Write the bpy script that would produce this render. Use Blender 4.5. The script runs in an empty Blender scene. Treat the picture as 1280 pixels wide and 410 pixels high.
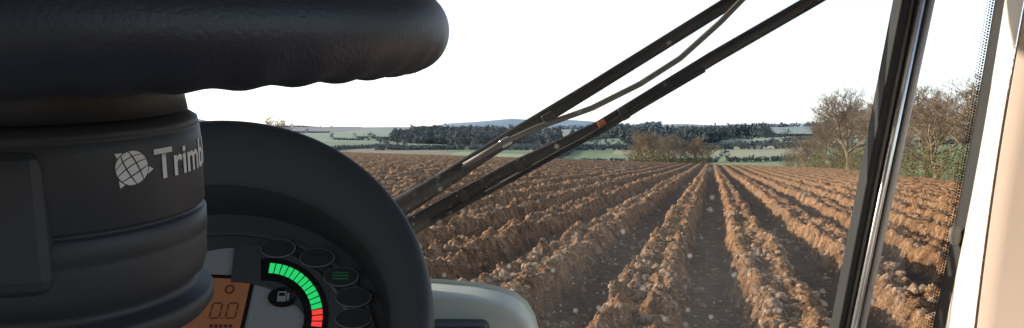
import bpy, bmesh, math, random
import numpy as np
from mathutils import Vector, Matrix, Quaternion
random.seed(7); rng=np.random.default_rng(7)
S=bpy.context.scene
COL=S.collection
H=2.5   # eye height above soil; camera is world z=0 + H
# ------------------------------------------------------------------ helpers
def mesh_obj(name,verts,faces,mat=None,smooth=True,parent=None):
    me=bpy.data.meshes.new(name)
    me.from_pydata([tuple(v) for v in verts],[],[tuple(f) for f in faces])
    me.validate(); me.update()
    if smooth: me.polygons.foreach_set('use_smooth',[True]*len(me.polygons))
    ob=bpy.data.objects.new(name,me); COL.objects.link(ob)
    if mat: me.materials.append(mat)
    if parent: ob.parent=parent
    return ob
def np_mesh(name,V,F,mat=None,smooth=True,parent=None):
    V=np.asarray(V,dtype=np.float32); F=np.asarray(F,dtype=np.int32)
    me=bpy.data.meshes.new(name); n=len(F); k=F.shape[1]
    me.vertices.add(len(V)); me.vertices.foreach_set('co',V.ravel())
    me.loops.add(n*k); me.loops.foreach_set('vertex_index',F.ravel())
    me.polygons.add(n); me.polygons.foreach_set('loop_start',np.arange(0,n*k,k,dtype=np.int32))
    me.polygons.foreach_set('loop_total',np.full(n,k,dtype=np.int32))
    me.polygons.foreach_set('use_smooth',np.full(n,smooth))
    me.update(calc_edges=True); me.validate()
    ob=bpy.data.objects.new(name,me); COL.objects.link(ob)
    if mat: me.materials.append(mat)
    if parent: ob.parent=parent
    return ob
def empty(name,loc=(0,0,0)):
    e=bpy.data.objects.new(name,None); e.empty_display_size=.1; e.location=loc; COL.objects.link(e); return e
def bevel(ob,w,seg=3):
    m=ob.modifiers.new('b','BEVEL'); m.width=w; m.segments=seg; m.limit_method='ANGLE'; m.angle_limit=math.radians(35); return ob
def box(name,c,s,mat,parent=None,bw=.004,rot=None):
    x,y,z=[a/2 for a in s]
    v=[(-x,-y,-z),(x,-y,-z),(x,y,-z),(-x,y,-z),(-x,-y,z),(x,-y,z),(x,y,z),(-x,y,z)]
    f=[(0,3,2,1),(4,5,6,7),(0,1,5,4),(1,2,6,5),(2,3,7,6),(3,0,4,7)]
    o=mesh_obj(name,v,f,mat,False,parent); o.location=c
    if rot: o.rotation_euler=rot
    if bw: bevel(o,bw)
    return o
def tube(name,pts,radii,mat,parent=None,n=14,sx=1.0):
    P=[Vector(p) for p in pts]; V=[];F=[]
    up=Vector((0,1,0))
    for i,p in enumerate(P):
        t=(P[min(i+1,len(P)-1)]-P[max(i-1,0)]).normalized()
        a=t.cross(up).normalized(); b=a.cross(t).normalized()
        r=radii[i] if hasattr(radii,'__len__') else radii
        for k in range(n):
            th=2*math.pi*k/n
            V.append(p+a*math.cos(th)*r+b*math.sin(th)*r*sx)
    for i in range(len(P)-1):
        for k in range(n):
            F.append((i*n+k,i*n+(k+1)%n,(i+1)*n+(k+1)%n,(i+1)*n+k))
    F.append(tuple(range(n))[::-1]); F.append(tuple((len(P)-1)*n+k for k in range(n)))
    return mesh_obj(name,V,F,mat,True,parent)
def lathe(name,prof,mat,parent=None,n=96):
    V=[];F=[]
    for r,z in prof:
        for k in range(n):
            a=2*math.pi*k/n; V.append((r*math.cos(a),r*math.sin(a),z))
    for i in range(len(prof)-1):
        for k in range(n):
            F.append((i*n+k,(i+1)*n+k,(i+1)*n+(k+1)%n,i*n+(k+1)%n))
    return mesh_obj(name,V,F,mat,True,parent)
def smooth(a,b,x):
    t=np.clip((x-a)/(b-a),0,1); return t*t*(3-2*t)
# ------------------------------------------------------------------ materials
def newmat(name):
    m=bpy.data.materials.new(name); m.use_nodes=True
    nt=m.node_tree; b=nt.nodes['Principled BSDF']; return m,nt,b
def N(nt,t,**kw):
    n=nt.nodes.new(t)
    for k,v in kw.items(): setattr(n,k,v)
    return n
def plastic(name,col,rough=.5,scale=900,bump=.15,spec=.5,var=.12,metal=0,dist=.0004):
    m,nt,b=newmat(name)
    tc=N(nt,'ShaderNodeTexCoord')
    n1=N(nt,'ShaderNodeTexNoise'); n1.inputs['Scale'].default_value=scale; n1.inputs['Detail'].default_value=3
    n2=N(nt,'ShaderNodeTexNoise'); n2.inputs['Scale'].default_value=14; n2.inputs['Detail'].default_value=5
    nt.links.new(tc.outputs['Object'],n1.inputs['Vector']); nt.links.new(tc.outputs['Object'],n2.inputs['Vector'])
    mx=N(nt,'ShaderNodeMix',data_type='RGBA')
    mx.inputs[6].default_value=(*[c*(1-var) for c in col],1); mx.inputs[7].default_value=(*[min(1,c*(1+var)+.004) for c in col],1)
    nt.links.new(n2.outputs['Fac'],mx.inputs[0]); nt.links.new(mx.outputs[2],b.inputs['Base Color'])
    mr=N(nt,'ShaderNodeMapRange'); mr.inputs[3].default_value=rough-.08; mr.inputs[4].default_value=rough+.1
    nt.links.new(n2.outputs['Fac'],mr.inputs[0]); nt.links.new(mr.outputs[0],b.inputs['Roughness'])
    bp=N(nt,'ShaderNodeBump'); bp.inputs['Strength'].default_value=bump; bp.inputs['Distance'].default_value=dist
    nt.links.new(n1.outputs['Fac'],bp.inputs['Height']); nt.links.new(bp.outputs[0],b.inputs['Normal'])
    b.inputs['Metallic'].default_value=metal; b.inputs['Specular IOR Level'].default_value=spec
    return m
def emis(name,col,st,base=(.02,.02,.02)):
    m,nt,b=newmat(name); b.inputs['Base Color'].default_value=(*base,1)
    b.inputs['Emission Color'].default_value=(*col,1); b.inputs['Emission Strength'].default_value=st; b.inputs['Roughness'].default_value=.35
    return m
M_rim=plastic('rim_leather',(.024,.031,.05),.42,500,.35,.5,dist=.0008)
M_motor=plastic('motor_plastic',(.034,.041,.053),.5,1100,.25)
M_hood=plastic('hood_plastic',(.05,.063,.08),.55,1400,.3,spec=.6)
M_inner=plastic('hood_inner',(.035,.042,.052),.55,1400,.3)
M_panel=plastic('panel_dark',(.05,.06,.072),.5)
M_silver=plastic('panel_silver',(.30,.33,.37),.45,1500,.1)
M_black=plastic('black_gloss',(.008,.009,.011),.25)
M_btn=plastic('button_rubber',(.02,.024,.03),.5)
M_white=plastic('print_white',(.75,.76,.78),.5)
M_wiper=plastic('wiper_paint',(.022,.022,.023),.45,300,.2)
M_rubber=plastic('rubber',(.012,.012,.013),.7)
M_hose=plastic('hose',(.16,.15,.14),.55)
M_strip=plastic('post_strip',(.5,.47,.44),.35)
M_alu=plastic('aluminium',(.75,.76,.78),.22,400,.05,metal=.7)
M_cream=plastic('trim_cream',(.8,.76,.7),.6,600,.1,var=.03)
M_beige=plastic('trim_beige',(.62,.48,.39),.65,600,.1,var=.05)
M_dash=plastic('dash_grey',(.66,.73,.68),.6,700,.3,var=.1)
M_roof=plastic('roof_liner',(.35,.34,.33),.8)
M_orange=plastic('orange_mark',(.6,.16,.04),.6)
M_green=emis('led_green',(.02,.75,.18),.8,(.02,.2,.05)); M_red=emis('led_red',(1,.06,.05),.9,(.3,.02,.02))
M_lcd=emis('lcd_amber',(.55,.2,.08),.10,(.23,.11,.06))
M_icon=emis('icon_green',(.02,.35,.12),.12)
M_digit=plastic('lcd_digit',(.08,.03,.015),.5)
# ------------------------------------------------------------------ noise
T1=rng.random((256,256)); T2=rng.random((256,256)); T3=rng.random((256,256)); T4=rng.random((256,256))
def vn(x,y,T=T1):
    ix=np.floor(x).astype(int); iy=np.floor(y).astype(int); fx=x-ix; fy=y-iy
    fx=fx*fx*(3-2*fx); fy=fy*fy*(3-2*fy)
    a=T[ix&255,iy&255];b=T[(ix+1)&255,iy&255];c=T[ix&255,(iy+1)&255];d=T[(ix+1)&255,(iy+1)&255]
    return (a*(1-fx)+b*fx)*(1-fy)+(c*(1-fx)+d*fx)*fy
def fbm(x,y,o=4):
    s=0;a=.5
    for i in range(o): s=s+a*vn(x*2**i+17*i,y*2**i+5*i,[T1,T2,T3,T4][i%4]); a*=.5
    return s
def clods(x,y,c,prob,sh=0):
    X=x/c+sh;Y=y/c+sh*2; ix=np.floor(X).astype(int); iy=np.floor(Y).astype(int); out=np.zeros_like(x)
    for dx in(-1,0,1):
        for dy in(-1,0,1):
            jx=(ix+dx)&255; jy=(iy+dy)&255
            r=.22+.42*T3[jx,jy]; cx=ix+dx+T1[jx,jy]; cy=iy+dy+T2[jx,jy]
            ex=(X-cx); ey=(Y-cy); th=T4[jy,jx]*3.14; c_,s_=np.cos(th),np.sin(th)
            d2=(ex*c_+ey*s_)**2+((-ex*s_+ey*c_)*1.5)**2
            h=np.sqrt(np.maximum(0,r*r-d2))*(T4[jx,jy]<prob)
            out=np.maximum(out,h)
    return out*c
# rows run along (.243,.97)
RD=np.array([.2425,.9701])
def lat(x,y): return RD[1]*x-RD[0]*y
def fwd(x,y): return RD[0]*x+RD[1]*y
def base_z(x,y):
    d=np.sqrt(x*x+y*y)
    p=.0187*y-.032*x
    p=np.where(y<0,p*.3,p)
    far=np.interp(d,[0,230,330,450,620,800,1150,1600,2100,2500,3300,4200,5400,7000],[0,0,-5,2,14,20,40,72,88,84,125,185,265,200])
    far=far+ (fbm(x/420+3,y/420+9,3)-.45)*np.clip((d-350)/32,0,60)+(fbm(x/1100+7,y/1500+2,2)-.38)*np.clip((d-1800)/12,0,210)
    w=smooth(215,300,d)
    pc=np.clip(p,-12,9)
    return pc*(1-w)+far*w
def ridge(x,y):
    L=lat(x,y); F=fwd(x,y)
    L=L+(vn(F/5.+3,L*0+np.round(L/2.)*7.3)-.5)*.18+(vn(F/1.1,L/1.3,T2)-.5)*.14+(vn(F/.35,L/.4,T3)-.5)*.11
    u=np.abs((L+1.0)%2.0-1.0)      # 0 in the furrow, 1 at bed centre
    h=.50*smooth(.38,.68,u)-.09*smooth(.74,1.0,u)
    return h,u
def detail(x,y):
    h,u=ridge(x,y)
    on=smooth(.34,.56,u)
    k=.30+.70*on
    c=clods(x,y,.46,.4)*.36*on+clods(x,y,.22,.55,31)*.62*k*(.3+.9*vn(x/.9,y/.9,T2))+clods(x,y,.1,.75,57)*.9*k
    n=(fbm(x/.45,y/.45,5)-.47)*.32*k+(vn(x/.06,y/.06,T3)-.5)*.035
    patch=.7+.6*vn(x/2,y/2,T3)
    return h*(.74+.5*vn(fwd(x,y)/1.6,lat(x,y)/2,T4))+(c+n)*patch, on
# ------------------------------------------------------------------ ground sheet
ang=np.concatenate([np.arange(-180,-50,3.),np.arange(-50,-22,.3),np.arange(-22,40,.11),np.arange(40,50,.3),np.arange(50,180,3.)])
rad=[.3]; 
while rad[-1]<7500:
    r=rad[-1]
    if r<9: s=.12
    elif r<70: s=max(.034,r*r/4000)
    elif r<230: s=r*.007
    else: s=r*.02
    rad.append(r+s)
rad=np.array(rad); na=len(ang); nr=len(rad)
A,R=np.meshgrid(np.radians(ang),rad); X=R*np.sin(A); Y=R*np.cos(A)
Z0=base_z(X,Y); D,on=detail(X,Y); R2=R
fieldm=(1-smooth(222,236,R2))*(1-smooth(29.5,30.5,lat(X,Y)))*(1-smooth(105,115,-lat(X,Y)-Y*.25))
cf=1-smooth(60,110,R2)*.4
Z=Z0+D*fieldm*cf-H
V=np.stack([X,Y,Z],-1).reshape(-1,3)
I=np.arange(nr*na).reshape(nr,na)
a=I[:-1,:];b=I[1:,:]
F=np.stack([a,np.roll(a,-1,1),np.roll(b,-1,1),b],-1).reshape(-1,4)[:, ::-1]
# --- ground material
m,nt,bs=newmat('soil_and_fields'); L_=nt.links.new
geo=N(nt,'ShaderNodeNewGeometry')
def noise(sc,det=5,rough=.6):
    n=N(nt,'ShaderNodeTexNoise'); n.inputs['Scale'].default_value=sc; n.inputs['Detail'].default_value=det; n.inputs['Roughness'].default_value=rough
    L_(geo.outputs['Position'],n.inputs['Vector']); return n.outputs['Fac']
def ramp(inp,stops):
    r=N(nt,'ShaderNodeValToRGB'); e=r.color_ramp.elements
    while len(e)<len(stops): e.new(.5)
    for i,(p,c) in enumerate(stops): e[i].position=p; e[i].color=(*c,1)
    L_(inp,r.inputs[0]); return r.outputs[0]
def mix(f,a,b,mode='MIX'):
    x=N(nt,'ShaderNodeMix',data_type='RGBA',blend_type=mode)
    if isinstance(f,(int,float)): x.inputs[0].default_value=f
    else: L_(f,x.inputs[0])
    for s,v in((6,a),(7,b)):
        if isinstance(v,tuple): x.inputs[s].default_value=(*v,1)
        else: L_(v,x.inputs[s])
    return x.outputs[2]
def attr(n):
    x=N(nt,'ShaderNodeAttribute'); x.attribute_name=n; return x.outputs['Fac']
soil=ramp(noise(2.6,6,.75),[(.37,(.14,.078,.042)),(.5,(.34,.192,.10)),(.63,(.62,.375,.205))])
soil2=ramp(noise(24,5,.75),[(.38,(.34,.31,.29)),(.62,(1.3,1.27,1.22))])
soil=mix(1,soil,soil2,'MULTIPLY')
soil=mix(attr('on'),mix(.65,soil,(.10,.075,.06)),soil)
vo=N(nt,'ShaderNodeTexVoronoi'); vo.inputs['Scale'].default_value=.0062; vo.inputs['Randomness'].default_value=.85
mp=N(nt,'ShaderNodeMapping'); mp.inputs['Scale'].default_value=(1,.5,0); mp.inputs['Rotation'].default_value=(0,0,.3)
L_(geo.outputs['Position'],mp.inputs[0]); L_(mp.outputs[0],vo.inputs['Vector'])
sp=N(nt,'ShaderNodeSeparateColor'); L_(vo.outputs['Color'],sp.inputs[0])
r=N(nt,'ShaderNodeValToRGB'); r.color_ramp.interpolation='CONSTANT'; e=r.color_ramp.elements
cols=[(.0,(.28,.36,.16)),(.22,(.52,.48,.30)),(.38,(.32,.39,.18)),(.52,(.38,.30,.22)),(.66,(.45,.50,.25)),(.84,(.22,.28,.13))]
while len(e)<len(cols): e.new(.5)
for i,(p,c) in enumerate(cols): e[i].position=p; e[i].color=(*c,1)
L_(sp.outputs[0],r.inputs[0])
grass=mix(.35,r.outputs[0],ramp(noise(.03,4),[(.35,(.20,.24,.12)),(.65,(.38,.40,.21))]))
c=mix(attr('field'),grass,soil)
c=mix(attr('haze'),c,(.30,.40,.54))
L_(c,bs.inputs['Base Color']); bs.inputs['Roughness'].default_value=.95; bs.inputs['Specular IOR Level'].default_value=.1
bp=N(nt,'ShaderNodeBump'); bp.inputs['Strength'].default_value=1; bp.inputs['Distance'].default_value=.06
L_(noise(16,7,.8),bp.inputs['Height']); L_(bp.outputs[0],bs.inputs['Normal'])
M_ground=m
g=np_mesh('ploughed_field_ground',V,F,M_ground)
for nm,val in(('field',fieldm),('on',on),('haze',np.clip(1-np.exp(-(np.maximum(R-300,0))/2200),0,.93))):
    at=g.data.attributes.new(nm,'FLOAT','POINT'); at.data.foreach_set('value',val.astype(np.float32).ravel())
def gz(x,y):
    x=np.atleast_1d(np.asarray(x,float)); y=np.atleast_1d(np.asarray(y,float)); return base_z(x,y)-H
# --- loose clods
def ico(sub=1):
    bm=bmesh.new(); bmesh.ops.create_icosphere(bm,subdivisions=sub,radius=1)
    v=np.array([p.co[:] for p in bm.verts]); f=np.array([[q.index for q in t.verts] for t in bm.faces]); bm.free(); return v,f
iv,if_=ico(2)
def soil_mat():
    m,nt,b=newmat('clod_soil'); geo=N(nt,'ShaderNodeNewGeometry')
    n=N(nt,'ShaderNodeTexNoise'); n.inputs['Scale'].default_value=9; n.inputs['Detail'].default_value=6
    nt.links.new(geo.outputs['Position'],n.inputs['Vector'])
    r=N(nt,'ShaderNodeValToRGB'); e=r.color_ramp.elements; e[0].position=.35;e[0].color=(.15,.09,.052,1); e[1].position=.65;e[1].color=(.55,.36,.22,1)
    nt.links.new(n.outputs['Fac'],r.inputs[0]); nt.links.new(r.outputs[0],b.inputs['Base Color']); b.inputs['Roughness'].default_value=.95
    bp=N(nt,'ShaderNodeBump'); bp.inputs['Distance'].default_value=.03
    n2=N(nt,'ShaderNodeTexNoise'); n2.inputs['Scale'].default_value=40; n2.inputs['Detail'].default_value=5
    nt.links.new(geo.outputs['Position'],n2.inputs['Vector']); nt.links.new(n2.outputs['Fac'],bp.inputs['Height']); nt.links.new(bp.outputs[0],b.inputs['Normal'])
    return m
nc=13000
rr=10+55*rng.random(nc)**1.6; aa=np.radians(-22+62*rng.random(nc)); cx=rr*np.sin(aa); cy=rr*np.cos(aa)
_,uu=ridge(cx,cy); keep=rng.random(nc)<(.2+.8*smooth(.35,.55,uu)); cx=cx[keep];cy=cy[keep]; nc=len(cx)
dz,_=detail(cx,cy); cz=base_z(cx,cy)+dz-H
sz=.014+.08*rng.random(nc)**2.5
VV=[];FF=[]
for i in range(nc):
    w=iv*(1+.34*(rng.random((len(iv),1))-.5)); w=w*(rng.random(3)*.7+.65)*sz[i]
    a_=rng.random()*6.28; c_,s_=math.cos(a_),math.sin(a_); w=np.stack([w[:,0]*c_-w[:,1]*s_,w[:,0]*s_+w[:,1]*c_,w[:,2]*.8],1)
    VV.append(w+[cx[i],cy[i],cz[i]+sz[i]*.15]); FF.append(if_+i*len(iv))
np_mesh('soil_clods',np.concatenate(VV),np.concatenate(FF),soil_mat(),smooth=False)
# ------------------------------------------------------------------ trees
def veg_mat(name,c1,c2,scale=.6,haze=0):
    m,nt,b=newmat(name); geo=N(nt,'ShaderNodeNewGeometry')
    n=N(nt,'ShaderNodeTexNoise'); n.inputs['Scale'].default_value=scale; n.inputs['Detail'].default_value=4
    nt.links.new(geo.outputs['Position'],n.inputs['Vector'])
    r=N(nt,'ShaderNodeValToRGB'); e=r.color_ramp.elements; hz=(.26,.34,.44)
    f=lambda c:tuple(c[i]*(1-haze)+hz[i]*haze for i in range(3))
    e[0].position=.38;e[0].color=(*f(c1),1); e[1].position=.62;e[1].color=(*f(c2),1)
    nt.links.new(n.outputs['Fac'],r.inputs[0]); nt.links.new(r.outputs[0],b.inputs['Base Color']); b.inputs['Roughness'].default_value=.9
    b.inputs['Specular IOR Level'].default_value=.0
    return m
M_bark=veg_mat('bark_and_twigs',(.22,.16,.105),(.40,.30,.20),.5,.04)
M_hedge=veg_mat('hedge_twigs',(.13,.13,.055),(.30,.235,.12),.3,.03)
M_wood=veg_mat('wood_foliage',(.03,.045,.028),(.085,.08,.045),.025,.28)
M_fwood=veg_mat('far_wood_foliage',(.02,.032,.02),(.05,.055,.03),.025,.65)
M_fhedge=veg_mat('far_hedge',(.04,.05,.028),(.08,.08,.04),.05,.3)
def make_tree(seed,h=11,spread=1.0):
    rd=random.Random(seed); V=[];F=[]
    def seg(p,q,r0,r1,n=5):
        t=(q-p).normalized(); a=t.orthogonal().normalized(); b=t.cross(a); k=len(V)
        for c,r in((p,r0),(q,r1)):
            for j in range(n):
                th=6.283*j/n; V.append(c+(a*math.cos(th)+b*math.sin(th))*r)
        for j in range(n): F.append((k+j,k+(j+1)%n,k+n+(j+1)%n,k+n+j))
    def grow(p,d,ln,r,lev):
        n=4 if lev<3 else 2
        pts=[p]; q=p; dd=d
        for i in range(n):
            dd=(dd+Vector((rd.gauss(0,.15),rd.gauss(0,.15),rd.gauss(.06,.08)))).normalized()
            q2=q+dd*ln/n; seg(q,q2,r*(1-.6*i/n),r*(1-.6*(i+1)/n),6 if lev<2 else (4 if lev<3 else 3)); q=q2; pts.append(q)
        if lev>=5: return
        kids=[10,6,5,4,3][lev]
        for i in range(kids):
            t=(.3+.7*(i+rd.random())/kids) if lev==0 else rd.uniform(.3,1); j=min(int(t*n),n-1); o=pts[j].lerp(pts[j+1],t*n-j)
            th=rd.uniform(0,6.283); ax=Vector((math.cos(th),math.sin(th),rd.gauss(.1,.35)))
            if lev==0: nd=Vector((0,0,1))*(.25+.8*t)+ax*(.85*spread*(1.15-.45*t))
            else: nd=dd*.65+ax*.7*spread+Vector((0,0,.12))
            nd.normalize()
            sc=(rd.uniform(.62,.8)*(1.05-.25*t)) if lev==0 else rd.uniform(.45,.65)
            grow(o,nd,ln*sc,max(.016,r*.42),lev+1)
    grow(Vector((0,0,-.3)),Vector((0,0,1)),h*.55,h*.026,0)
    me=bpy.data.meshes.new('tree_mesh%d'%seed); me.from_pydata([tuple(v) for v in V],[],F); me.update(); me.materials.append(M_bark); 
    return me,max(v.z for v in V)
trees=[make_tree(s,11,sp) for s,sp in((3,1.0),(11,1.15),(23,.9))]
def put_tree(name,x,y,hgt,i):
    me,mh=trees[i%3]; o=bpy.data.objects.new(name,me); COL.objects.link(o)
    s=hgt/mh; o.scale=(s*1.15,s*1.15,s); o.rotation_euler=(0,0,random.uniform(0,6.28)); o.location=(x,y,float(gz(x,y)[0])-.1)
def LF(L,F): return (RD[1]*L+RD[0]*F, -RD[0]*L+RD[1]*F)
tr=[(31,62,11),(31.5,72,13.5),(32.5,82,14.5),(32,95,12.5),(33,110,15),(31.5,126,14),(34,142,15.5),(32,162,17),(34,180,16),(31,200,20),(35,224,20),(33,248,18),(36,270,18),(33,300,17),(31,335,14)]
for i,(l,f,h) in enumerate(tr):
    x,y=LF(l,f); put_tree('bare_tree',x,y,h,i)
put_tree('bare_tree',-62,212,9.5,1)
def clumps(name,pts,rads,nq,size,mat):
    """leaf / twig clusters: many small quads spread through crown volumes"""
    P=np.repeat(pts,nq,0); Rr=np.repeat(rads,nq,0); n=len(P)
    d=rng.normal(size=(n,3)); d/=np.linalg.norm(d,axis=1)[:,None]; rr=rng.random((n,1))**.45
    C=P+d*rr*Rr*(1+.35*(rng.random((n,1))-.5))
    a=rng.normal(size=(n,3)); a/=np.linalg.norm(a,axis=1)[:,None]; b=np.cross(a,d); b/=np.linalg.norm(b,axis=1)[:,None]+1e-6
    s=size*(.5+rng.random((n,1)))
    V=np.stack([C-a*s-b*s*.5,C+a*s-b*s*.35,C+a*s*.8+b*s*.5,C-a*s*.7+b*s*.4],1).reshape(-1,3)
    return np_mesh(name,V,np.arange(4*n).reshape(n,4),mat,False)
pp=[];rs=[]
for f in np.arange(60,360,1.1):
    l=31.2+random.uniform(-.8,.8); x,y=LF(l,f); h=random.uniform(1.5,3.6)*(1+1.1*vn(np.array(f/14.),np.array(.3)))
    for q in range(2):
        pp.append((x+random.uniform(-.7,.7),y,float(gz(x,y)[0])+h*(.35+.4*q))); rs.append((1.0,1.0,h*.5))
clumps('hedgerow',np.array(pp),np.array(rs),130,.10,M_hedge)
for i in range(8):
    x=random.uniform(.165,.245)*255; y=random.uniform(238,262); put_tree('bare_tree',x,y,random.uniform(9,13),i)
pp=[];rs=[]
for i in range(60):
    y=random.uniform(235,262); x=random.uniform(.15,.25)*y; h=random.uniform(2,6)
    pp.append((x,y,float(gz(x,y)[0])+h*.4)); rs.append((2.4,2.4,h*.55))
clumps('copse_undergrowth',np.array(pp),np.array(rs),160,.2,M_hedge)
pp=[];rs=[]
for i in range(2400):
    y=random.uniform(880,1230); t=random.uniform(-.15,.32); x=t*y
    if vn(np.array(x/90),np.array(y/130.))<.33: continue
    h=random.uniform(8,18); pp.append((x,y,float(gz(x,y)[0])+h*.5)); rs.append((5.5,5.5,h*.5))
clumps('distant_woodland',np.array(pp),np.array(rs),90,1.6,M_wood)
pp=[];rs=[]
for i in range(1500):
    y=random.uniform(1700,3200); x=random.uniform(-.6,.7)*y
    if vn(np.array(x/260+9),np.array(y/150.))<.62: continue
    pp.append((x,y,float(gz(x,y)[0])+4)); rs.append((17,12,6))
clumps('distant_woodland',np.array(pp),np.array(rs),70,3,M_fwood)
pp=[];rs=[]
for k in range(38):
    y0=random.uniform(420,1600); x0=random.uniform(-.6,.75)*y0; a_=random.choice([random.gauss(0,.12),random.gauss(0,.12),random.gauss(1.3,.2)]); ln=random.uniform(120,400)
    for t in np.arange(0,ln,4.):
        x=x0+math.cos(a_)*t; y=y0+math.sin(a_)*t
        if y<380: continue
        big=random.random()<.08; h=random.uniform(7,11) if big else 2.6
        pp.append((x,y,float(gz(x,y)[0])+h*.5)); rs.append((4,4,h*.55) if big else (2.4,2.4,1.6))
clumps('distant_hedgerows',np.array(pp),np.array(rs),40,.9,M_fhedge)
# ------------------------------------------------------------------ steering wheel + motor (camera height is z=0)
al=math.atan(.167)
wheel=empty('steering_wheel',(-.244,.42,.070)); wheel.rotation_euler=(al,0,0)
nT,nt_=360,40; V=[];F=[]; Rm,rt=.188,.0225
for i in range(nT):
    th=2*math.pi*i/nT
    for j in range(nt_):
        ph=2*math.pi*j/nt_
        low=max(0,-math.sin(ph))**1.5
        r=rt-low*.0016*(.5+.5*math.cos(th*48))**.8*1.0
        rr_=Rm+r*math.cos(ph); V.append((rr_*math.cos(th),rr_*math.sin(th),r*math.sin(ph)))
for i in range(nT):
    for j in range(nt_):
        F.append((i*nt_+j,((i+1)%nT)*nt_+j,((i+1)%nT)*nt_+(j+1)%nt_,i*nt_+(j+1)%nt_))
mesh_obj('rim',V,F,M_rim,True,wheel)
lathe('hub',[(0,.008),(.04,.006),(.055,0),(.06,-.01),(.064,-.03),(.066,-.043),(.05,-.044)],M_motor,wheel)
for a_ in(90,210,330):
    c_,s_=math.cos(math.radians(a_)),math.sin(math.radians(a_))
    tube('spoke_%d'%a_,[(c_*.04,s_*.04,-.012),(c_*.1,s_*.1,-.012),(c_*.18,s_*.18,0)],[.02,.016,.012],M_rim,wheel,sx=.6)
motor=empty('steering_motor',(-.244,.42,.070)); motor.rotation_euler=(al,0,0)
lathe('drum',[(.05,-.043),(.066,-.044),(.0705,-.047),(.0712,-.0505),(.0706,-.0512),(.0715,-.0522),(.072,-.06),(.0718,-.0935),(.071,-.0948),(.0695,-.0955),(.0695,-.0968),(.0712,-.0975),(.0724,-.0985),(.0724,-.109),(.0715,-.1105),(.0718,-.112),(.0712,-.126),(.069,-.133),(.0645,-.1365),(.064,-.1395),(.066,-.142),(.0725,-.1435),(.074,-.146),(.0735,-.1515),(.069,-.157),(.055,-.166),(.04,-.18),(.036,-.45),(0,-.45)],M_motor,motor,128)
phc=-math.radians(77)
boss=box('side_boss',(.066*math.cos(phc),.066*math.sin(phc),-.088),(.03,.022,.07),M_motor,motor,.009,(0,0,phc+math.pi/2))
cu=bpy.data.curves.new('t','FONT'); cu.body='Trimble'; cu.size=.0215; cu.offset=.0004; to=bpy.data.objects.new('t',cu); COL.objects.link(to)
bpy.context.view_layer.update()
me=bpy.data.meshes.new_from_object(to.evaluated_get(bpy.context.evaluated_depsgraph_get())); bpy.data.objects.remove(to)
bm=bmesh.new(); bm.from_mesh(me); bmesh.ops.triangulate(bm,faces=bm.faces)
for _ in range(2):
    lg=[e_ for e_ in bm.edges if e_.calc_length()>.003]
    if lg: bmesh.ops.subdivide_edges(bm,edges=lg,cuts=1); bmesh.ops.triangulate(bm,faces=bm.faces)
Rl=.0724
def wrap(u,v,ph0=-math.radians(25.5),z0=-.0735):
    a_=ph0+u/Rl; return (Rl*math.cos(a_),Rl*math.sin(a_),z0+v)
for v in bm.verts: v.co=Vector(wrap(v.co.x*.93,v.co.y))
bm.to_mesh(me); bm.free(); me.materials.append(M_white)
o=bpy.data.objects.new('label_text',me); COL.objects.link(o); o.parent=motor
V=[];F=[]
ex,ey,er=-.0122,.0075,.0088
def disc_pt(x,y):
    xx=x*math.sqrt(max(0,1-y*y/2)); yy=y*math.sqrt(max(0,1-x*x/2))
    bow=.16*max(0,1-xx*xx-yy*yy); yy+=bow
    a_=.45; return (xx*math.cos(a_)-yy*math.sin(a_), xx*math.sin(a_)+yy*math.cos(a_))
for i in range(4):
    y0=-1+i*.5+.035; y1=y0+.43
    for j in range(3):
        xa=-1+j*.667+.045; xb=xa+.577; bl=[]
        for q in range(5): bl.append(disc_pt(xa+(xb-xa)*q/4,y0))
        for q in range(3): bl.append(disc_pt(xb,y0+(y1-y0)*(q+1)/3))
        for q in range(4): bl.append(disc_pt(xb-(xb-xa)*(q+1)/4,y1))
        for q in range(2): bl.append(disc_pt(xa,y1-(y1-y0)*(q+1)/3))
        k=len(V)
        for xx,yy in bl: V.append(wrap(ex+er*.97*xx,ey+er*.97*yy))
        F.append(tuple(range(k,k+len(bl))))
for t in(-.25,2.3,4.0):
    k=len(V)
    for rr_,dt in((1.02,-.22),(1.3,.08),(1.02,.2)):
        V.append(wrap(ex+er*rr_*math.cos(t+dt),ey+er*rr_*math.sin(t+dt)))
    F.append((k,k+1,k+2))
mesh_obj('emblem',V,F,M_white,False,motor)
# ------------------------------------------------------------------ instrument cluster
be=math.radians(25)
clu=empty('instrument_cluster',(-.304,.75,-.154))
uax=Vector((1,0,0)); vax=Vector((0,math.sin(be),math.cos(be))); nax=Vector((0,-math.cos(be),math.sin(be)))
clu.rotation_euler=Matrix((uax,vax,nax)).transposed().to_euler()
prof=[(.203,.195,-.20),(.217,.208,-.11),(.225,.215,-.05),(.2295,.219,-.02),(.2305,.220,-.004),(.229,.2185,.004),(.225,.214,.008),(.217,.203,.008),(.203,.181,.002),(.196,.167,-.004),(.190,.157,-.008),(.1885,.152,-.012)]
prof2=[(.1885,.152,-.012),(.186,.147,-.018),(.1845,.142,-.024),(.178,.134,-.05)]
def oval(name,prof,mat):
    n=160;V=[];F=[]
    for a_,b_,z in prof:
        for k in range(n):
            t=2*math.pi*k/n; V.append((a_*math.cos(t),b_*math.sin(t),z))
    for i in range(len(prof)-1):
        for k in range(n): F.append((i*n+k,i*n+(k+1)%n,(i+1)*n+(k+1)%n,(i+1)*n+k))
    return mesh_obj(name,V,F,mat,True,clu)
oval('hood',prof,M_hood); oval('hood_inner_wall',prof2,M_inner)
box('pedestal',(0,-.12,-.2),(.3,.5,.2),M_hood,clu,.03)
K=.0008; PZ=-.050
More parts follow.
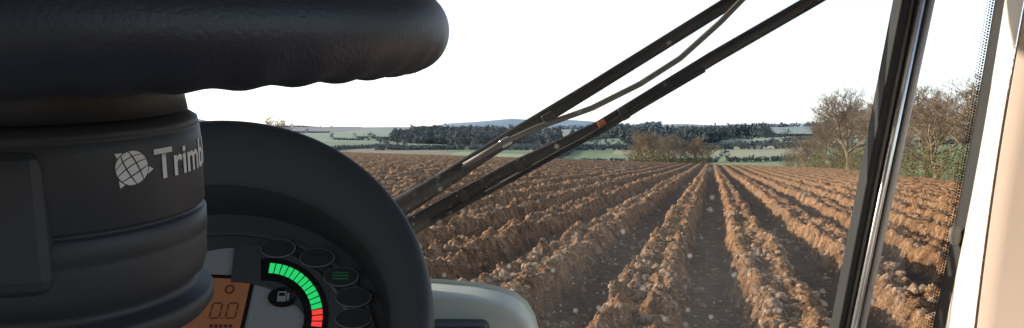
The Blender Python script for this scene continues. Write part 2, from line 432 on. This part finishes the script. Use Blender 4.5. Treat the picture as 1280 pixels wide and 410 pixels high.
def flat(name,pts,z,mat,th=.0015,parent=clu,bw=0):
    n=len(pts); V=[(x*K,y*K,z) for x,y in pts]+[(x*K,y*K,z-th) for x,y in pts]
    F=[tuple(range(n))]+[(i,n+i,n+(i+1)%n,(i+1)%n) for i in range(n)]
    return mesh_obj(name,V,F,mat,False,parent)
def ell(cx,cy,a_,b_,n=48,t0=0,t1=360,rot=0):
    out=[]
    for i in range(n):
        t=math.radians(t0+(t1-t0)*i/(n if t1-t0==360 else n-1)); x,y=a_*math.cos(t),b_*math.sin(t)
        out.append((cx+x*math.cos(rot)-y*math.sin(rot),cy+x*math.sin(rot)+y*math.cos(rot)))
    return out
flat('panel',ell(0,0,228,172,96),PZ,M_panel,.01)
def ring(name,cx,cy,a0,b0,a1,b1,z,mat,t0=0,t1=360,n=72):
    o=ell(cx,cy,a1,b1,n,t0,t1); i_=ell(cx,cy,a0,b0,n,t0,t1); V=[(x*K,y*K,z) for x,y in o+i_]; F=[]
    m_=n if t1-t0==360 else n-1
    for k in range(m_): F.append((k,(k+1)%n,n+(k+1)%n,n+k))
    k=len(V); V+= [(x*K,y*K,z-.004) for x,y in o+i_]
    for q in range(m_):
        F.append((q,k+q,k+(q+1)%n,(q+1)%n)); F.append((n+q,n+(q+1)%n,k+n+(q+1)%n,k+n+q))
    return mesh_obj(name,V,F,mat,False,clu)
ring('inner_ring',10,-6,196,143,201,148,PZ+.004,M_hood)
flat('silver_plate',ell(28,-26,162,146,96),PZ+.003,M_silver,.003)
ring('button_band',28,-26,112,98,154,150,PZ+.006,M_panel,-20,93)
for i,(x,y) in enumerate([(77,117),(129,104),(162,79),(180,52),(182,25),(176,-4)]):
    flat('button_rim_%d'%i,ell(x,y,22.6,12.6,36),PZ+.0075,M_silver,.001)
    flat('button_%d'%i,ell(x,y,21.6,11.8,36),PZ+.0085,M_btn,.001)
for k in range(3): flat('lamp_icon_%d'%k,[(152,75+4*k),(172,75+4*k),(172,76.3+4*k),(152,76.3+4*k)],PZ+.0092,M_icon,.0004)
ring('gauge_track',67,22,54,52,84,82,PZ+.0068,M_black,-12,97)
ng=15
for i in range(ng):
    t0=88-i*6.35; t1=t0-5.0
    o=ell(67,22,77,75,4,t1,t0)+ell(67,22,64,62,4,t0,t1)
    flat('bar_%d'%i,o,PZ+.0076,M_green if i<12 else M_red,.0006)
flat('fuel_dial',ell(91,53,19,13,36),PZ+.006,M_black,.001)
flat('fuel_icon',[(84,47),(95,47),(95,60),(84,60)],PZ+.0065,M_silver,.0004)
flat('fuel_icon_window',[(86,54),(93,54),(93,58),(86,58)],PZ+.0069,M_black,.0003)
flat('fuel_icon_hose',[(96,48),(99,48),(99,58),(96,58)],PZ+.0065,M_silver,.0004)
flat('display_frame',[(-80,8),(-32,84),(52,81),(44,-20),(-90,-20)],PZ+.0045,M_black,.001)
flat('display',[(-74,6),(-29,79),(47,76),(39,-20),(-84,-20)],PZ+.0052,M_lcd,.0005)
def seven(cx,cy,w,h,segs,nm):
    t=1.7
    for s in segs:
        if s in'agd':
            yy={'a':h,'g':h/2,'d':0}[s]; p=[(1,yy-t/2),(w-1,yy-t/2),(w-1,yy+t/2),(1,yy+t/2)]
        else:
            xx=0 if s in'fe' else w; y0,y1=(h/2+1,h-1) if s in'fb' else (1,h/2-1); p=[(xx-t/2,y0),(xx+t/2,y0),(xx+t/2,y1),(xx-t/2,y1)]
        flat(nm+'_'+s,[(cx+x+y*.1,cy+y) for x,y in p],PZ+.0059,M_digit,.0004)
seven(2,26,12,19,'abcdef','digit_1'); seven(22,26,12,19,'abcdef','digit_2')
flat('digit_point',[(17,25),(19,25),(19,27),(17,27)],PZ+.0059,M_digit,.0004)
for k in range(5): flat('unit_%d'%k,[(4+6*k,14),(8+6*k,14),(8+6*k,18),(4+6*k,18)],PZ+.0059,M_digit,.0004)
ring('display_icon',22,63,4,4,6,6,PZ+.0059,M_digit)
# ------------------------------------------------------------------ dashboard corner
dash=empty('dashboard',(0,0,0))
pr=[(-.42,-.160),(-.10,-.148),(-.05,-.152),(-.012,-.159),(.004,-.166),(.016,-.176),(.025,-.192),(.031,-.215),(.038,-.27),(.045,-.5),(-.42,-.5)]
V=[];F=[];n=len(pr)
for y,s in((.90,.985),(.915,1.0),(1.06,1.0)):
    for x,z in pr: V.append((x,y,z-(.004 if s<1 else 0)-(.01 if y>1 else 0)))
for i in range(2):
    for k in range(n-1): F.append((i*n+k,(i+1)*n+k,(i+1)*n+k+1,i*n+k+1))
F.append(tuple(range(n-1,-1,-1)) [::-1]); F.append(tuple(range(2*n,3*n)))
o=mesh_obj('pale_cover',V,F,M_dash,True,dash); bevel(o,.006,3)
box('air_vent_surround',(-.085,.872,-.215),(.12,.05,.085),M_inner,dash,.008)
for k in range(4): box('vent_slat_%d'%k,(-.085,.845,-.19-.013*k),(.1,.012,.004),M_black,dash,.001)
# ------------------------------------------------------------------ wiper
wp=empty('windscreen_wiper')
W=1.24
def w(px,pz,d=W): return (px*d,d,pz*d)
tube('main_arm',[w(-.165,-.068),(w(-.12,-.042)),w(-.02,.022),w(.10,.095),w(.28,.207),w(.46,.32)],[.013,.0125,.0115,.0105,.0105,.0105],M_wiper,wp,sx=.5)
tube('arm_root',[w(-.2,-.092),w(-.165,-.068),w(-.12,-.042),w(-.06,-.006)],[.019,.018,.0155,.011],M_wiper,wp,sx=.7)
tube('washer_hose',[w(-.06,-.002,W-.02),w(-.012,.026,W-.02),w(.03,.045,W-.02),w(.1,.070,W-.02),w(.16,.100,W-.02),w(.21,.132,W-.02),w(.26,.177,W-.02),w(.3,.218,W-.02),w(.36,.27,W-.02)],.0045,M_hose,wp)
for p in((-.008,.027),(.045,.058)):
    box('hose_clip',w(p[0],p[1],W-.012),(.018,.022,.014),M_alu if p[0]<0 else M_wiper,wp,.003,(0,-.53,0))
tube('second_arm',[w(-.15,-.092),w(-.13,-.08),w(0,-.006),w(.11,.046),w(.25,.132),w(.38,.207),w(.51,.285)],[.016,.0145,.0115,.0105,.0105,.0105,.0105],M_wiper,wp,sx=.5)
tube('wiper_blade',[w(-.10,-.072,W-.012),w(.1,.036,W-.012),w(.24,.118,W-.012)],.0045,M_rubber,wp)
box('orange_tag',w(.113,.049,W-.008),(.012,.006,.013),M_orange,wp,.001,(0,-.5,0))
for t in(0.0,.07,.2): 
    box('rivet_block',w(-.06+t*1.0,-.041+t*.52,W-.01),(.012,.01,.02),M_wiper,wp,.002,(0,-.5,0))
# ------------------------------------------------------------------ cab front post
post=empty('cab_front_post')
def slat(name,x0,x1,y,dy,mat,bw=.003):
    (xt0,xb0),(xt1,xb1)=x0,x1; zt,zb=.34,-.45
    V=[(xb0,y,zb),(xb1,y,zb),(xb1,y+dy,zb),(xb0,y+dy,zb),(xt0,y,zt),(xt1,y,zt),(xt1,y+dy,zt),(xt0,y+dy,zt)]
    F=[(0,3,2,1),(4,5,6,7),(0,1,5,4),(1,2,6,5),(2,3,7,6),(3,0,4,7)]
    o=mesh_obj(name,V,F,mat,False,post); bevel(o,bw); return o
def ln(pt,pb,d):
    sl=(pt-pb)*d/(.41*d); zt,zb=.34,-.45
    return (pb*d+sl*(zt+.205*d), pb*d+sl*(zb+.205*d))
def rod(name,pt,pb,d,r,mat,sx=1):
    xt,xb=ln(pt,pb,d); return tube(name,[(xb,d,-.45),(xb*.5+xt*.5,d,-.055),(xt,d,.34)],r,mat,post,20,sx)
d=1.12
slat('outer_seal',ln(.487,.408,d),ln(.497,.416,d),d+.0,.03,M_rubber)
rod('dark_bead',.5005,.419,d+.004,.0035,M_hose)
slat('mid_seal',ln(.5034,.4214,d),ln(.508,.4245,d),d+.003,.02,M_rubber)
rod('chrome_bead',.5125,.4275,d-.004,.0048,M_alu)
slat('inner_seal',ln(.5165,.4310,d),ln(.5205,.4345,d),d+.002,.02,M_rubber)
rod('inner_bead',.5245,.4375,d+.002,.0046,M_strip)
slat('back_plate',ln(.489,.410,d+.03),ln(.526,.438,d+.03),d+.0315,.01,M_rubber)
# ------------------------------------------------------------------ right trim
trim=empty('cab_pillar_trim')
def loft(name,cols,mat,nz=24,smoothit=True):
    V=[];F=[];nc_=len(cols)
    for i in range(nz):
        t=i/(nz-1); z=-.5+.9*t
        for (xt,xb,y,curv) in cols:
            s=(z+.205)/.41
            x=xb+(xt-xb)*s - curv*math.sin(max(0,min(1,s))*math.pi)
            V.append((x*y,y,z))
    for i in range(nz-1):
        for k in range(nc_-1): F.append((i*nc_+k,i*nc_+k+1,(i+1)*nc_+k+1,(i+1)*nc_+k))
    return mesh_obj(name,V,F,mat,smoothit,trim)
loft('glass_border',[(.603,.526,1.02,-.003),(.616,.541,1.0,-.003)],M_rubber)
loft('white_flange',[(.6165,.5415,.998,-.003),(.620,.546,.97,-.002),(.628,.556,.935,0),(.636,.565,.91,.002),(.641,.571,.895,.004),(.6445,.5745,.89,.005)],M_cream)
loft('door_panel',[(.6455,.5755,.90,.005),(.649,.579,.885,.005),(.68,.60,.87,.006),(.75,.66,.83,0),(.9,.8,.75,0),(1.2,1.05,.66,0)],M_beige)
V=[];F=[]
for r_ in range(3):
    for i in range(220):
        z=-.42+.8*i/220+(.0018 if r_%2 else 0); s=(z+.205)/.41
        y=1.02; x=(.526+(.603-.526)*s+.003*math.sin(max(0,min(1,s))*math.pi))*y-.0022-.0034*r_; rad_=.0015-.00035*r_
        k=len(V)
        for q in range(6): V.append((x+rad_*math.cos(q*1.047),y,z+rad_*math.sin(q*1.047)))
        F.append(tuple(range(k,k+6)))
mesh_obj('frit_dots',V,F,M_rubber,False,trim)
kn=lathe('glass_fixing_knob',[(0,.006),(.006,.0055),(.009,.004),(.0105,.001),(.0105,0)],M_hose,trim,32); kn.location=(.556,1.005,-.09); kn.rotation_euler=(math.radians(90),0,0); kn.scale=(.75,1.25,1)
# ------------------------------------------------------------------ windscreen (dusty glass)
m,nt,b=newmat('dusty_glass'); nt.nodes.remove(b); out=nt.nodes['Material Output']
tr_=N(nt,'ShaderNodeBsdfTransparent'); df=N(nt,'ShaderNodeBsdfTranslucent'); df.inputs[0].default_value=(.85,.82,.78,1); df2=N(nt,'ShaderNodeBsdfDiffuse'); df2.inputs[0].default_value=(.85,.82,.78,1)
ad=N(nt,'ShaderNodeMixShader'); ad.inputs[0].default_value=.25; nt.links.new(df.outputs[0],ad.inputs[1]); nt.links.new(df2.outputs[0],ad.inputs[2])
mxs=N(nt,'ShaderNodeMixShader'); nt.links.new(tr_.outputs[0],mxs.inputs[1]); nt.links.new(ad.outputs[0],mxs.inputs[2]); nt.links.new(mxs.outputs[0],out.inputs[0])
geo=N(nt,'ShaderNodeNewGeometry')
s3=N(nt,'ShaderNodeSeparateXYZ'); nt.links.new(geo.outputs['Position'],s3.inputs[0]); cmb=N(nt,'ShaderNodeCombineXYZ'); nt.links.new(s3.outputs[0],cmb.inputs[0]); nt.links.new(s3.outputs[2],cmb.inputs[1])
def vor(sc,thr,amt,gate):
    v=N(nt,'ShaderNodeTexVoronoi',voronoi_dimensions='2D'); v.inputs['Scale'].default_value=sc; nt.links.new(cmb.outputs[0],v.inputs['Vector'])
    s=N(nt,'ShaderNodeSeparateColor'); nt.links.new(v.outputs['Color'],s.inputs[0])
    mr=N(nt,'ShaderNodeMapRange'); mr.inputs[1].default_value=thr; mr.inputs[2].default_value=thr*.3; mr.inputs[3].default_value=0; mr.inputs[4].default_value=1
    nt.links.new(v.outputs['Distance'],mr.inputs[0])
    g_=N(nt,'ShaderNodeMath',operation='SUBTRACT'); g_.inputs[1].default_value=gate; g_.use_clamp=True; nt.links.new(s.outputs[0],g_.inputs[0])
    mu=N(nt,'ShaderNodeMath',operation='MULTIPLY'); nt.links.new(mr.outputs[0],mu.inputs[0]); nt.links.new(g_.outputs[0],mu.inputs[1])
    m2=N(nt,'ShaderNodeMath',operation='MULTIPLY'); nt.links.new(mu.outputs[0],m2.inputs[0]); m2.inputs[1].default_value=amt/(1-gate); return m2.outputs[0]
def add(a,b):
    x=N(nt,'ShaderNodeMath',operation='ADD'); nt.links.new(a,x.inputs[0]); nt.links.new(b,x.inputs[1])
    return x.outputs[0]
nn=N(nt,'ShaderNodeTexNoise'); nn.inputs['Scale'].default_value=5; nn.inputs['Detail'].default_value=5; nt.links.new(geo.outputs['Position'],nn.inputs['Vector'])
mr=N(nt,'ShaderNodeMapRange'); mr.inputs[1].default_value=.35; mr.inputs[2].default_value=.75; mr.inputs[3].default_value=.02; mr.inputs[4].default_value=.10; nt.links.new(nn.outputs['Fac'],mr.inputs[0])
# road dust settles on the lower part of the screen
lo_=N(nt,'ShaderNodeMapRange'); lo_.inputs[1].default_value=.10; lo_.inputs[2].default_value=-.12; lo_.inputs[3].default_value=.25; lo_.inputs[4].default_value=1; nt.links.new(s3.outputs[2],lo_.inputs[0])
sm=add(add(vor(30,.15,.42,.6),vor(110,.22,.2,.6)),mr.outputs[0])
ml=N(nt,'ShaderNodeMath',operation='MULTIPLY'); nt.links.new(sm,ml.inputs[0]); nt.links.new(lo_.outputs[0],ml.inputs[1]); nt.links.new(ml.outputs[0],mxs.inputs[0])
V=[];F=[]
nx=20
for i in range(nx+1):
    x=-1.05+ (1.05+.58)*i/nx
    for z in(-.9,.36): V.append((x,1.19-.03*x**2,z))
for i in range(nx): F.append((2*i,2*i+2,2*i+3,2*i+1))
mesh_obj('windscreen',V,F,m,True)
# ------------------------------------------------------------------ cab shell
cab=empty('cab_roof')
box('roof_panel',(-.28,.05,.50),(2.0,2.5,.1),M_roof,cab,.03)
box('left_sun_blocker',(-1.2,.8,.22),(.02,1.15,.5),M_roof,cab,.005)  # unseen panel added to keep the sun off wheel, motor and cluster
box('rear_panel',(-.28,-1.15,-.3),(2.0,.04,1.6),M_roof,cab,.01)
box('floor',(-.28,-.1,-1.45),(2.0,2.2,.05),M_panel,cab,.01)
# ------------------------------------------------------------------ light
el=math.radians(17); sv=Vector((-.93,.37,0)).normalized()*math.cos(el)+Vector((0,0,math.sin(el)))
ld=bpy.data.lights.new('sun','SUN'); ld.energy=5; ld.angle=math.radians(.5); ld.color=(1,.90,.76)
lo=bpy.data.objects.new('sun',ld); COL.objects.link(lo); lo.rotation_euler=sv.to_track_quat('Z','Y').to_euler()
wd=bpy.data.worlds.new('World'); S.world=wd; wd.use_nodes=True; wn=wd.node_tree
sk=wn.nodes.new('ShaderNodeTexSky'); sk.sky_type='NISHITA'; sk.sun_disc=False; sk.sun_elevation=el; sk.sun_rotation=math.atan2(sv.x,sv.y)
sk.dust_density=1.5; sk.air_density=1.0; sk.ozone_density=1.0
tcw=wn.nodes.new('ShaderNodeTexCoord'); sx=wn.nodes.new('ShaderNodeSeparateXYZ'); wn.links.new(tcw.outputs['Generated'],sx.inputs[0])
rp=wn.nodes.new('ShaderNodeValToRGB'); e=rp.color_ramp.elements; e[0].position=0; e[0].color=(.84,.87,.92,1); e[1].position=.42; e[1].color=(.06,.08,.12,1)
e2=e.new(.22); e2.color=(.76,.80,.88,1)
wn.links.new(sx.outputs['Z'],rp.inputs[0])
sc=wn.nodes.new('ShaderNodeVectorMath'); sc.operation='SCALE'; sc.inputs['Scale'].default_value=6.0; wn.links.new(rp.outputs[0],sc.inputs[0])
av=wn.nodes.new('ShaderNodeVectorMath'); av.operation='ADD'; wn.links.new(sk.outputs[0],av.inputs[0]); wn.links.new(sc.outputs[0],av.inputs[1])
bg=wn.nodes['Background']; bg.inputs[1].default_value=.15; wn.links.new(av.outputs[0],bg.inputs[0])
# ------------------------------------------------------------------ camera
cd=bpy.data.cameras.new('camera'); cd.sensor_width=36; cd.lens=28.125; cd.clip_start=.02; cd.clip_end=20000
co=bpy.data.objects.new('camera',cd); COL.objects.link(co); co.location=(0,0,0); co.rotation_euler=(math.radians(90),0,0)
S.camera=co
S.view_settings.view_transform='Standard'; S.view_settings.look='None'; S.view_settings.exposure=0
